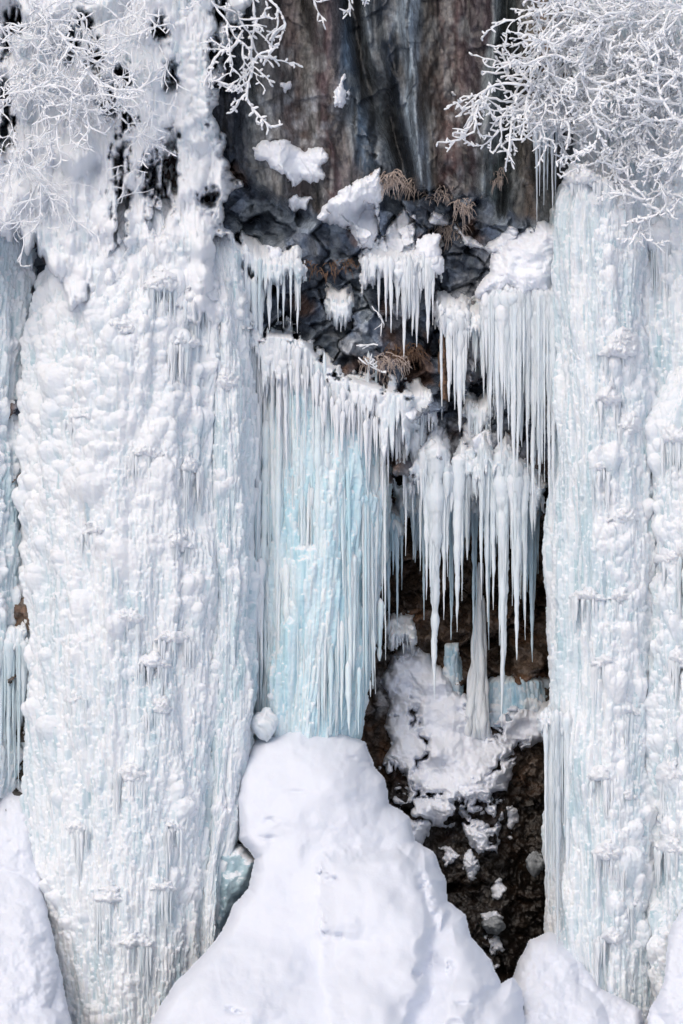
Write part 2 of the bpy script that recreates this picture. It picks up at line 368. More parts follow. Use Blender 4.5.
# ------------------------------------------------------------------ icicles
class MB:
    def __init__(s): s.V = []; s.F = []; s.T = []; s.S = []; s.n = 0
    def add(s, V, F, t, sn): s.V.append(V); s.F.append(F+s.n); s.T.append(t); s.S.append(sn); s.n += len(V)
    def tube(s, pts, rad, sides=8, tint=.4, snow=0., rough=.1, seed=0):
        pts = np.asarray(pts, float); rad = np.asarray(rad, float); n = len(pts); a = np.linspace(0, 2*math.pi, sides, endpoint=False)
        tg = np.gradient(pts, axis=0); tg /= np.linalg.norm(tg, axis=1)[:, None]+1e-9
        ref = np.where(np.abs(tg[:, 2:3]) > .9, np.array([[0, 1., 0]]), np.array([[0, 0, 1.]]))
        u = np.cross(tg, ref); u /= np.linalg.norm(u, axis=1)[:, None]+1e-9; v = np.cross(tg, u)
        rr = rad[:, None]*(1+rough*(2*_h(np.arange(n)[:, None]+seed*13, np.arange(sides)[None, :]+0*np.arange(n)[:, None], seed)-1))
        V = pts[:, None, :]+rr[..., None]*(np.cos(a)[None, :, None]*u[:, None, :]+np.sin(a)[None, :, None]*v[:, None, :])
        i = np.arange(n*sides).reshape(n, sides); j = np.roll(i, -1, axis=1)
        F = np.stack([i[:-1], i[1:], j[1:], j[:-1]], -1).reshape(-1, 4)
        s.add(V.reshape(-1, 3), F, np.full(n*sides, tint), np.full(n*sides, snow))
    def icicle(s, px, p0, p1, w, y, seed, tint=None, lean=0., snow=0., flare=.8):
        rs = np.random.default_rng(seed); L = p1-p0; n = max(8, int(L/3.2)); t = np.linspace(0, 1, n)**.95
        r = w*.5*((1-t)**rs.uniform(.55, .85))*(1+flare*np.exp(-t*7)); r = r*np.sqrt(np.clip(1-(1-np.clip(t*L/(w*1.1+3), 0, 1))**2, .004, 1))
        r = r*(1+.34*(vn(t*L/12+seed, t*0+.5, seed)*2-1)+.10*(vn(t*L/3.5+seed, t*0+.5, seed+3)*2-1)); r[-1] = .15
        r = np.maximum(r, .28)
        X = px+lean*t*L+np.cumsum(rs.normal(0, .10, n))*min(1, w/6); Y = y+np.cumsum(rs.normal(0, .002, n))
        x, yy, z = W(X, p0+t*L, Y)
        tt = rs.beta(1.6, 2.4) if tint is None else tint
        s.tube(np.stack([x, yy, z], -1), r*S, 9 if w > 5 else 7, tt, snow, .10, seed)
    def build(s, name, mat, parent=None):
        V = np.concatenate(s.V); F = np.concatenate(s.F)
        return mesh_np(name, V, F, mat, parent, {'tint': np.concatenate(s.T), 'snow': np.concatenate(s.S)})
SEED = [1000]
def ns(): SEED[0] += 1; return SEED[0]
def apron(root, y, roots, seed, fs, up=15, down=16, jag=14, topn=9, name='ice_sheet', mat=None, tint=.15):
    """frozen sheet running off the rock into the roots of the icicles"""
    Rr = np.array(roots, float); x0, x1 = Rr[0, 0], Rr[-1, 0]; rr = np.random.default_rng(seed)
    gxx = np.arange(x0-8, x1+8, .75); ylo, yhi = Rr[:, 1].min()-up-14, Rr[:, 1].max()+down+jag*2
    PX, PY = np.meshgrid(gxx, np.arange(ylo, yhi, .75)); rt = np.interp(PX, Rr[:, 0], Rr[:, 1])
    F = Field(gxx[-1]-gxx[0], yhi-ylo, .75); grow(F, gxx[-1]-gxx[0], yhi-ylo, lambda u, v: {'knob': .55*fs+.1, 'smooth': .4}, rr)
    n = fbm(PX/7, PY*0+seed, seed, 3)*jag+np.abs(fbm(PX/3.2, PY*0, seed+1, 2))*jag*1.1-jag*.25
    dd = np.minimum(np.minimum(PX-x0+2, x1-PX+2)+fbm(PX/6, PY/9, seed+2, 3)*5, np.minimum(PY-(rt-up)+fbm(PX/8, PY/8, seed+8, 5)*topn, rt+down+n-PY))
    t = sm(-up, 4, PY-rt); yc_ = cliffS(PX, PY)-.02; Hf = F.H[:PX.shape[0], :PX.shape[1]]+F.B[:PX.shape[0], :PX.shape[1]]*.5
    e = np.clip(dd/7, 0, 1); e = np.sqrt(1-(1-e)**2)
    Y = yc_*(1-t)+(y-.02)*t-Hf*S*e+(1-e)*.22+np.clip(-dd, 0, 3)*S*4
    relief(name, PX, PY, Y, mat or M_ICE, root, mask=dd > -1.5, attrs={'tint': np.clip(F.T[:PX.shape[0], :PX.shape[1]]*.8-.1+tint, 0, 1), 'snow': np.maximum(F.Sn[:PX.shape[0], :PX.shape[1]], fs*.8)})
def cluster(name, label, cat, y, roots, tips, fill, fillbot, mat=M_ICE, group=None, dy=.25, fw=(2.2, 5.5), snowcap=None, capthick=.3, cyoff=0., tint=None, fillmat=None, fsnow=.1):
    """roots: polyline (px,py) the ice hangs from; tips: [(px, py tip, width)] own parts; fill: how many fused drips; fillbot: polyline of their lowest reach"""
    root = empty(name, 0, 0, y, label, cat, group); R = np.array(roots, float); B = np.array(fillbot, float); rs = np.random.default_rng(ns())
    mb = MB(); wd = R[-1, 0]-R[0, 0]; cc_ = [(rs.uniform(R[0, 0]+1, R[-1, 0]-1), rs.uniform(.35, 1), rs.uniform(-dy, dy)) for _ in range(max(3, int(wd/5.5)))]
    mbs = [MB() for _ in cc_]
    for k in range(int(fill*1.35)):
        ci = int(rs.integers(len(cc_))); c_ = cc_[ci]; mb = mbs[ci]; off_ = rs.normal(0, 2.4); px = np.clip(c_[0]+off_, R[0, 0]-1, R[-1, 0]+1); p0 = np.interp(px, R[:, 0], R[:, 1])+rs.uniform(-8, 14); pb = np.interp(px, B[:, 0], B[:, 1])
        p1 = p0+12+(pb-p0-12)*c_[1]*np.exp(-(off_/4.)**2)*rs.uniform(.5, 1.1)
        mb.icicle(px, p0, max(p1, p0+8), rs.uniform(*fw)*rs.choice([.6, .95, 1.5]), y+c_[2]+rs.uniform(-.06, .06), ns(), tint=None if tint is None else np.clip(tint+rs.uniform(-.3, .3), 0, 1), snow=.2+.8*fsnow*rs.random(), lean=rs.normal(0, .012))
    for mb in mbs:
        if mb.V: mb.build('icicle_clump', fillmat or mat, root)
    for (px, p1, w) in tips:
        p0 = np.interp(px, R[:, 0], R[:, 1])-4; q = MB()
        s_ = ns(); yy = y-dy*rs.uniform(.2, 1.1)
        q.icicle(px, p0, p1, w*.9, yy, s_, tint=tint, snow=.25, lean=rs.normal(0, .008))
        if w > 6:
            for _ in range(int(w/2)):
                a = rs.uniform(-.42, .42)*w; f = rs.uniform(.35, .85); q.icicle(px+a, p0+rs.uniform(-3, 8), p0+(p1-p0)*f, w*rs.uniform(.3, .5), yy-rs.uniform(-.02, .08), ns(), tint=tint)
        q.build('icicle', mat, root)
    apron(root, y-dy*.4, roots, ns(), fsnow)
    if snowcap is not None: pillow('snow_cap', snowcap, y+cyoff, capthick, 24, M_SNOW_LIT, root, seed=ns() % 97, edge=5, lump=.16)
    return root

# ------------------------------------------------------------------ great ice columns
def d_left(px, py):
    up = float(sm(640, 380, py+ (px-120)*.6)); sm_r = float(sm(185, 215, px))
    n = float(vn(np.array(px/26.), np.array(py/34.), 5)); m = float(vn(np.array(px/12.), np.array(py/40.), 8))
    return {'knob': min(1, max(.05, up*.95+.75*(n > .68)))*(1-.8*sm_r), 'smooth': .15*(1-up)+.5*sm_r+.2*(m > .6)}
c1 = empty('ice_column', 0, 0, 0, 'huge knobbly white ice column filling the left side of the cliff', 'ice column')
column('ice_body', [(200, 62, 232), (250, 44, 240), (300, 38, 238), (400, 33, 240), (600, 30, 238), (780, 33, 232), (900, 36, 222), (1080, 40, 220)], 1.1, 2.0, d_left, 11, M_ICE, c1, cap=150, amp=1.15, tint=-.1)
def d_edge(px, py): return {'knob': .08+.6*(vn(np.array(px/16.), np.array(py/24.), 15) > .72), 'smooth': .75}
c2 = empty('ice_column', 0, 0, 0, 'slender smooth ice column on the right flank of the huge left column', 'ice column')
column('ice_body', [(236, 196, 240), (300, 203, 243), (430, 208, 246), (700, 208, 245), (800, 208, 236), (870, 206, 222), (975, 200, 214)], .6, .9, d_edge, 12, M_ICE, c2, cap=110, res=.7, th=2.1)
def d_right(px, py):
    inner = float(sm(592, 606, px-(py-400)*.02)); n = float(vn(np.array(px/18.), np.array(py/30.), 25))
    return {'knob': inner*(.35+.6*(n > .5)), 'smooth': .8*(1-inner)+.1}
c3 = empty('ice_column', 0, 0, 0, 'tall ice column with smooth bluish left edge right of the dark hollow', 'ice column')
column('ice_body', [(165, 566, 640), (220, 558, 645), (300, 556, 648), (420, 560, 655), (520, 558, 660), (650, 554, 662), (760, 551, 662), (850, 553, 662), (1080, 558, 664)], .9, 1.6, d_right, 13, M_ICE, c3, cap=40)
def d_r2(px, py): n = float(vn(np.array(px/20.), np.array(py/26.), 35)); return {'knob': .45+.5*(n > .5), 'smooth': .15}
c4 = empty('ice_column', 0, 0, 0, 'round topped frosted ice column at the right edge of the view', 'ice column')
column('ice_body', [(345, 652, 770), (420, 642, 780), (600, 648, 780), (800, 645, 780), (1080, 648, 780)], .7, 1.9, d_r2, 14, M_ICE, c4, cap=110)
def d_back(px, py): n = float(vn(np.array(px/14.), np.array(py/40.), 45)); return {'knob': .15+.5*(n > .62), 'smooth': .5}
c5 = empty('ice_column', 0, 0, 0, 'ribbed hanging ice wall above and behind the right columns', 'ice wall')
column('ice_body', [(-260, 570, 800), (100, 570, 800), (400, 585, 800)], 2.0, 2.0, d_back, 16, M_ICE, c5, cap=0, th=1.6, amp=1.5)
def d_far(px, py): n = float(vn(np.array(px/9.), np.array(py/24.), 51)); return {'knob': .1+.6*(n > .66), 'smooth': .6}
c6 = empty('ice_column', 0, 0, 0, 'narrow greenish ice curtain at the far left edge behind the huge column', 'ice curtain')
column('ice_body', [(150, -120, 46), (400, -120, 30), (600, -120, 26), (760, -120, 22), (800, -120, 18)], 2.0, 1.4, d_far, 17, M_ICE, c6, cap=20, tint=.25, amp=1.2, th=1.75)
# blue curtain
def d_blue(px, py): return {'knob': .01, 'smooth': .93}
c7 = empty('ice_curtain', 0, 0, 0, 'pale blue curtain of fused icicles above the central snow mound', 'ice curtain')
column('ice_body', [(374, 250, 380), (410, 250, 386), (430, 250, 388), (560, 250, 380), (640, 251, 370), (760, 254, 346)], 1.9, 1.3, d_blue, 18, M_BLUE, c7, cap=12, res=.75, th=1.7, tint=.3)
rs = np.random.default_rng(77); mb = MB()
for k in range(210):      # overlapping drips in tiers
    px = rs.uniform(243, 384); top = np.interp(px, [250, 300, 345, 385], [330, 340, 395, 400])+rs.uniform(-6, 290)*(rs.random() < .75)
    bot = top+rs.uniform(60, 260); lim = np.interp(px, [250, 262, 300, 360, 372, 385], [690, 728, 735, 735, 690, 640])
    e = 1.9-1.3*math.sqrt(max(0, 1-((px-318)/72)**2))
    mb.icicle(px, top, min(bot, lim), rs.choice([2.5, 3.5, 5, 8])*rs.uniform(.8, 1.3), e+.02-rs.uniform(-.03, .12), ns(), tint=rs.beta(1., 2.6), flare=-.1, lean=rs.normal(0, .012))
mb.build('drip_layer', M_BLUE, c7)
for k in range(46):
    px = 254+k*2.85+rs.uniform(-.8, .8); top = rs.uniform(395, 470)
    bot = rs.choice([rs.uniform(560, 650), rs.uniform(660, 728)]); bot = min(bot, np.interp(px, [250, 262, 300, 362, 372, 388], [720, 728, 733, 733, 705, 640]))
    e = 1.9-1.3*math.sqrt(max(0, 1-((px-318)/74)**2)); q = MB(); px += rs.normal(0, 1.5); q.icicle(px, top-rs.uniform(0, 60), bot, rs.choice([3, 4.5, 6.5, 10])*rs.uniform(.85, 1.2), e+rs.uniform(-.1, .05), ns(), tint=rs.beta(1., 3.0), flare=-.3, lean=rs.normal(0, .01)); q.build('icicle', M_BLUE, c7)
mb = MB()
for k in range(170):      # frosted skirt
    px = rs.uniform(247, 404); top = np.interp(px, [247, 262, 300, 322, 350, 385, 404], [312, 330, 334, 362, 376, 388, 394])+rs.uniform(6, 40)
    mb.icicle(px, top, top+rs.gamma(3, 14)*(1 if px < 330 else .7)+8, rs.choice([2.5, 3.5, 5, 7])*rs.uniform(.8, 1.2), .44+.5*((px-325)/75)**2+rs.uniform(-.12, .14), ns(), tint=rs.uniform(0, .25), snow=rs.uniform(.5, 1))
for k in range(120):      # strands that knit the curtain to the column on its left
    px = rs.uniform(234, 262); top = rs.uniform(270, 600); mb.icicle(px, top, min(top+rs.uniform(40, 170), 722), rs.choice([2.5, 4, 6])*rs.uniform(.8, 1.3), .35+.5*(px-234)/28+rs.uniform(-.1, .1), ns(), tint=rs.beta(1.2, 3), snow=rs.uniform(.1, .6), lean=rs.normal(0, .01))
mb.build('frosted_fringe', M_ICE, c7)
apron(c7, .66, [(246, 330), (262, 333), (300, 335), (322, 362), (350, 378), (385, 388), (408, 392)], 811, .45, up=4, down=40, jag=36, topn=26, name='frozen_ledge', tint=0)

# ------------------------------------------------------------------ crusted bulges with icicle fringes on the columns
def shelf(root, c, a, yc, b, px, py, w, h, n, L, seed, mat=M_ICE):
    r = np.random.default_rng(seed); fy = lambda x: yc-b*np.sqrt(np.clip(1-((x-c)/a)**2, .02, 1))-.10
    poly = [(px-w*.5, py), (px-w*.3, py-h*.55), (px, py-h*.8), (px+w*.32, py-h*.5), (px+w*.5, py+1), (px+w*.2, py+h*.25), (px-w*.2, py+h*.2)]
    PX, PY = np.meshgrid(np.arange(px-w*.7, px+w*.7, .8), np.arange(py-h*1.3, py+h*.8, .8))
    d = poly_sdf(PX, PY, poly)+fbm(PX/6, PY/6, seed, 4)*4.5+fbm(PX/14, PY/14, seed+1, 3)*5; t = np.clip(d/(h*.45), 0, 1); f = np.sqrt(1-(1-t)**2)
    Y = fy(PX)+.16-(.12+h*.010)*f-np.abs(fbm(PX/5, PY/6, seed+2, 4))*.16*f+np.clip(-d, 0, 3)*S*4
    relief('crust', PX, PY, Y, mat, root, mask=d > -1.2, attrs={'tint': np.full(PX.shape, .1), 'snow': np.full(PX.shape, .9)})
    mb = MB(); cs = [(r.uniform(px-w*.45, px+w*.45), r.uniform(.3, 1)) for _ in range(max(3, int(w/6)))]
    for _ in range(n):
        q = cs[int(r.integers(len(cs)))]; o_ = r.normal(0, 2); x = q[0]+o_; tp = py-h*.2+abs(x-px)*.1+r.uniform(-2, 4)
        mb.icicle(x, tp, tp+8+L*q[1]*np.exp(-(o_/3.5)**2)*r.uniform(.5, 1.1), r.uniform(2.2, 5.5), float(fy(np.array(x)))-r.uniform(-.03, .09), int(r.integers(1e6)), tint=r.beta(1.2, 3), snow=r.uniform(.1, .7))
    mb.build('fringe', mat, root)
CA = dict(c1=(c1, 135, 104, 1.1, 2.0), c2=(c2, 226, 21, .6, .75), c3=(c3, 607, 52, .9, 1.6), c4=(c4, 712, 68, .7, 1.9), c5=(c5, 690, 120, 2.0, 2.0))
for i_, (k_, px, py, w_, h_, n_, L_) in enumerate([('c1', 205, 300, 44, 26, 34, 60), ('c2', 226, 385, 38, 34, 30, 80), ('c1', 165, 285, 40, 24, 30, 50), ('c1', 185, 345, 34, 20, 26, 60), ('c1', 120, 330, 40, 20, 20, 22), ('c1', 80, 420, 34, 18, 18, 20),
        ('c1', 150, 455, 36, 20, 24, 34), ('c1', 190, 470, 26, 20, 22, 60), ('c1', 95, 535, 34, 18, 20, 24), ('c1', 180, 545, 24, 22, 20, 50), ('c1', 125, 620, 34, 18, 22, 40), ('c1', 175, 640, 40, 16, 24, 40), ('c1', 155, 665, 34, 20, 22, 44), ('c1', 160, 712, 30, 26, 24, 60),
        ('c1', 75, 700, 28, 16, 20, 44), ('c1', 130, 775, 34, 20, 24, 60), ('c1', 75, 830, 30, 16, 20, 60), ('c1', 170, 830, 26, 16, 20, 60), ('c1', 110, 900, 34, 18, 24, 60), ('c1', 165, 890, 28, 16, 22, 60), ('c1', 135, 945, 34, 18, 24, 60), ('c1', 60, 600, 24, 16, 16, 40),
        ('c3', 622, 352, 44, 34, 30, 44), ('c3', 610, 400, 30, 26, 24, 40), ('c3', 634, 430, 34, 30, 26, 40), ('c3', 600, 470, 30, 20, 22, 44), ('c3', 628, 520, 40, 22, 26, 40), ('c3', 585, 598, 34, 18, 22, 44), ('c3', 625, 600, 34, 18, 24, 50), ('c3', 605, 665, 30, 20, 22, 50),
        ('c3', 630, 715, 34, 20, 24, 50), ('c3', 600, 780, 34, 20, 24, 60), ('c3', 632, 800, 30, 18, 22, 50), ('c3', 610, 855, 40, 24, 28, 60), ('c3', 640, 905, 26, 18, 20, 60), ('c3', 612, 940, 34, 20, 24, 60), ('c4', 672, 440, 34, 24, 24, 60), ('c4', 668, 560, 30, 20, 22, 60),
        ('c4', 676, 660, 30, 22, 22, 60), ('c4', 670, 780, 34, 30, 26, 60), ('c4', 672, 850, 34, 26, 24, 60), ('c5', 610, 215, 36, 18, 26, 110), ('c5', 640, 225, 34, 18, 30, 130), ('c5', 668, 215, 36, 18, 30, 130), ('c5', 655, 150, 40, 16, 30, 90), ('c5', 612, 130, 34, 16, 26, 90), ('c3', 583, 182, 40, 22, 20, 30)]):
    shelf(*CA[k_], px, py, w_, h_, n_, L_, 3000+i_)
# ------------------------------------------------------------------ icicle groups
G = 'icicle clusters hanging in the rock hollow'
cluster('icicle_cluster', 'thin icicles under the dark ledge left of the mid cliff, above the blue curtain', 'icicles', .75, [(243, 245), (262, 262), (300, 262)],
        [(246, 322, 5), (260, 320, 5), (269, 330, 9), (278, 322, 4.5), (284, 328, 5.5), (291, 326, 4.5), (298, 333, 7)], 22, [(243, 275), (262, 290), (300, 285)], snowcap=[(262, 262), (268, 246), (280, 244), (288, 262), (300, 258), (296, 272), (264, 276)], capthick=.2, fw=(2, 4))
cluster('icicle_cluster', 'thick white icicles under the snowy ledge at the top middle of the rock', 'icicles', .85, [(364, 262), (376, 258), (412, 262)],
        [(379, 318, 5), (386, 322, 6), (391, 333, 6), (398, 320, 7), (405, 357, 11), (413, 336, 9)], 46, [(364, 276), (380, 305), (412, 325)], fw=(3, 7), fsnow=.9, dy=.2, tint=.1)
cluster('icicle_cluster', 'pair of fat white icicles right of the snowy ledge', 'icicles', .9, [(411, 262), (438, 256)],
        [(417, 347, 9), (428, 343, 12)], 22, [(411, 320), (438, 300)], fw=(3, 7), fsnow=.9, tint=.1, dy=.12, snowcap=[(419, 240), (437, 238), (439, 270), (420, 275)], capthick=.2)
cluster('icicle_cluster', 'frosted icicles above the rusty moss strip, middle of the cliff', 'icicles', 1.1, [(438, 308), (468, 312)],
        [(441, 352, 6), (450, 402, 11), (459, 432, 16), (441, 420, 5), (466, 380, 7)], 34, [(438, 330), (452, 380), (468, 400)], fw=(3, 8), fsnow=.8, tint=.15)
cluster('icicle_cluster', 'short frosted icicles just left of the snow domed curtain', 'icicles', 1.15, [(470, 318), (492, 312)],
        [(476, 372, 8), (483, 398, 9), (489, 416, 7)], 22, [(470, 345), (492, 390)], fw=(2.5, 6), fsnow=.7)
cluster('ice_curtain', 'snow domed curtain of white icicles beside the tall right column', 'ice curtain', .75, [(484, 300), (500, 292), (556, 292)],
        [(491, 430, 8), (496, 452, 9), (502, 468, 10), (512, 493, 12), (520, 474, 9), (527, 492, 8), (532, 512, 12), (540, 500, 8), (547, 530, 8), (553, 512, 9), (508, 430, 9), (537, 450, 10)],
        130, [(484, 380), (500, 450), (520, 470), (556, 500)], fw=(4, 9), fsnow=.3, tint=.25,
        snowcap=[(480, 292), (484, 276), (492, 266), (500, 250), (514, 240), (524, 230), (542, 222), (562, 226), (562, 300), (550, 318), (536, 298), (522, 314), (508, 296), (496, 312), (488, 292)], capthick=.8, cyoff=.3, dy=.3)
cluster('icicle_cluster', 'slender icicles hanging in front of the brown recess right of the blue curtain', 'icicles', 1.5, [(384, 425), (400, 432), (425, 440)],
        [(388, 500, 6), (397, 470, 6), (406, 556, 5.5), (413, 522, 6), (421, 571, 6)], 34, [(384, 450), (400, 470), (425, 490)], fw=(3, 6), tint=.3, fsnow=.6)
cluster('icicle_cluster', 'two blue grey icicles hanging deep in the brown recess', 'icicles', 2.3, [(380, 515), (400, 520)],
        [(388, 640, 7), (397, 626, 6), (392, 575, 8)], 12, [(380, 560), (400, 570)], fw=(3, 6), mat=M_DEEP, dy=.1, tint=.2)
cluster('icicle_cluster', 'longest single thick icicle in the centre of the dark hollow', 'icicle', 1.2, [(412, 480), (422, 458), (436, 446), (446, 460), (452, 478)],
        [(436, 700, 19), (427, 600, 9), (448, 577, 7), (444, 620, 8)], 44, [(412, 490), (430, 560), (452, 520)], fw=(4, 8), tint=.3, fsnow=.5, dy=.15)
cluster('icicle_cluster', 'broad pointed icicle between the long centre icicle and the split pair', 'icicle', 1.3, [(452, 478), (461, 452), (474, 468)],
        [(459, 632, 13), (467, 560, 10), (456, 545, 7)], 28, [(452, 510), (474, 540)], fw=(3, 7), tint=.3, fsnow=.4, dy=.15)
cluster('icicle_cluster', 'wide fringe of icicles under the domed curtain', 'icicles', 1.1, [(474, 476), (483, 444), (494, 466), (506, 446), (520, 470), (540, 486)],
        [(481, 600, 8), (487, 622, 8), (493, 610, 9), (502, 690, 14), (508, 727, 13), (516, 660, 12), (524, 640, 9)], 70, [(474, 520), (500, 600), (520, 610), (540, 520)], fw=(4, 9), tint=.35, fsnow=.25, dy=.2)
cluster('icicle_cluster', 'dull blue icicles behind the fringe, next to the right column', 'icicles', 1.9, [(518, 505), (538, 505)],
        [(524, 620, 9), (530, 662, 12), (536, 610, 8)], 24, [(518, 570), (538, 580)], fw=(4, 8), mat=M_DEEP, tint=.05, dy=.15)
cluster('icicle_cluster', 'tiny icicle fringe under the small snowy shelf above the snow slope', 'icicles', 2.6, [(390, 628), (412, 630)],
        [(393, 646, 3.5), (397, 650, 4), (402, 645, 3.5), (407, 648, 4)], 18, [(390, 640), (412, 640)], fw=(2, 4), fsnow=.8, dy=.08, snowcap=[(388, 624), (411, 626), (412, 636), (389, 634)], capthick=.15)
cluster('icicle_cluster', 'fine thin icicles beneath the frosted tree on the right', 'icicles', .55, [(533, 125), (560, 120)],
        [(536, 222, 4), (540, 196, 3.5), (544, 205, 4), (548, 190, 3.5), (552, 214, 4), (557, 200, 4)], 20, [(533, 170), (560, 180)], fw=(1.8, 3.5), fsnow=.4)
cluster('icicle_cluster', 'long icicles fringing the foot of the tall right column', 'icicles', -.15, [(543, 715), (580, 715)],
        [(546, 892, 5), (550, 925, 7), (555, 962, 8), (561, 935, 7), (568, 955, 8), (575, 915, 7), (581, 930, 7)], 44, [(543, 850), (556, 890), (585, 890)], fw=(3, 6), tint=.3, dy=.2, fsnow=.1)
cluster('icicle_cluster', 'teal icicles reaching the snow at the lower left edge', 'icicles', .9, [(-4, 640), (26, 640)],
        [(2, 770, 9), (8, 785, 9), (14, 780, 8), (19, 788, 7)], 30, [(-4, 740), (26, 740)], fw=(4, 8), tint=.7, dy=.15)
cluster('icicle_cluster', 'short frosty icicles on the rocks between the grass and the long centre icicle', 'icicles', 1.25, [(408, 402), (420, 396), (432, 408)],
        [(413, 438, 6), (422, 446, 8), (429, 432, 5)], 26, [(408, 425), (422, 440), (432, 425)], fw=(2.5, 5.5), fsnow=.8, dy=.15)
cluster('icicle_cluster', 'stubby icicles under the boulder right of the rusty moss strip', 'icicles', 1.45, [(466, 404), (478, 410), (490, 402)],
        [(469, 440, 5), (477, 452, 7), (486, 446, 6)], 24, [(466, 425), (478, 446), (490, 430)], fw=(2.5, 5), fsnow=.7, dy=.12)
cluster('icicle_cluster', 'little icicles low on the dark rocks left of the rusty grass', 'icicles', 1.1, [(330, 300), (340, 306), (350, 302)],
        [(334, 322, 3.5), (341, 332, 4.5), (347, 320, 3)], 14, [(330, 312), (350, 318)], fw=(2, 3.5), fsnow=.6, dy=.08)
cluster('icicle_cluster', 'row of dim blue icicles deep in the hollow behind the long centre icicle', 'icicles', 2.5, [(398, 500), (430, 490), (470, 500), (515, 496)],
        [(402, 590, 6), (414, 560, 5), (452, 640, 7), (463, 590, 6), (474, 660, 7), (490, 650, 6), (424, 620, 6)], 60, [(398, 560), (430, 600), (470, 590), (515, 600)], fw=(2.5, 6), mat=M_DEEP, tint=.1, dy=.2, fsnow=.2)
# cone of ice rising from the slope
q = MB()
root = empty('ice_cone', 0, 0, 0, 'ice cone widening downward between the central icicles', 'ice cone')
for k in range(16):
    px = 480+rs.uniform(-9, 9); t = rs.uniform(0, 1)
    top = 560+abs(px-480)*6+rs.uniform(0, 20); n = 40; tt = np.linspace(0, 1, n)
    X = 480+(px-480)*(.4+tt*.95)+fbm(tt*4+k, tt*0, k, 3)*3; r = (1.6+2.6*tt**.6)*(1+.25*(vn(tt*9, tt*0+k, 19)*2-1))*(1+.15*(vn(tt*18, tt*0+k, 9)*2-1))
    x, yy, z = W(X, top+tt*(752-top), 3.15+rs.uniform(-.15, .15)-tt*.35+.9*np.clip((tt-.82)/.18, 0, 1)**2); q.tube(np.stack([x, yy, z], -1), r*S, 9, rs.uniform(.0, .35), .4, .1, 500+k)
q.build('ice_body', M_ICE, root)
# deep blue ice blocks at the back of the hollow
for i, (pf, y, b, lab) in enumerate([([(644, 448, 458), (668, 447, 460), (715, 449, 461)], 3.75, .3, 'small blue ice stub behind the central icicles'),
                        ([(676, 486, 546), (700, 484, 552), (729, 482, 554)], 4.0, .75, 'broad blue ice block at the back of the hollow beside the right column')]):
    r_ = empty('ice_block', 0, 0, 0, lab, 'ice block'); column('ice_body', pf, y, b, lambda a, c: {'knob': .3, 'smooth': .5}, 60+i, M_DEEP, r_, cap=9, res=.7, th=1.6, tint=-.15)
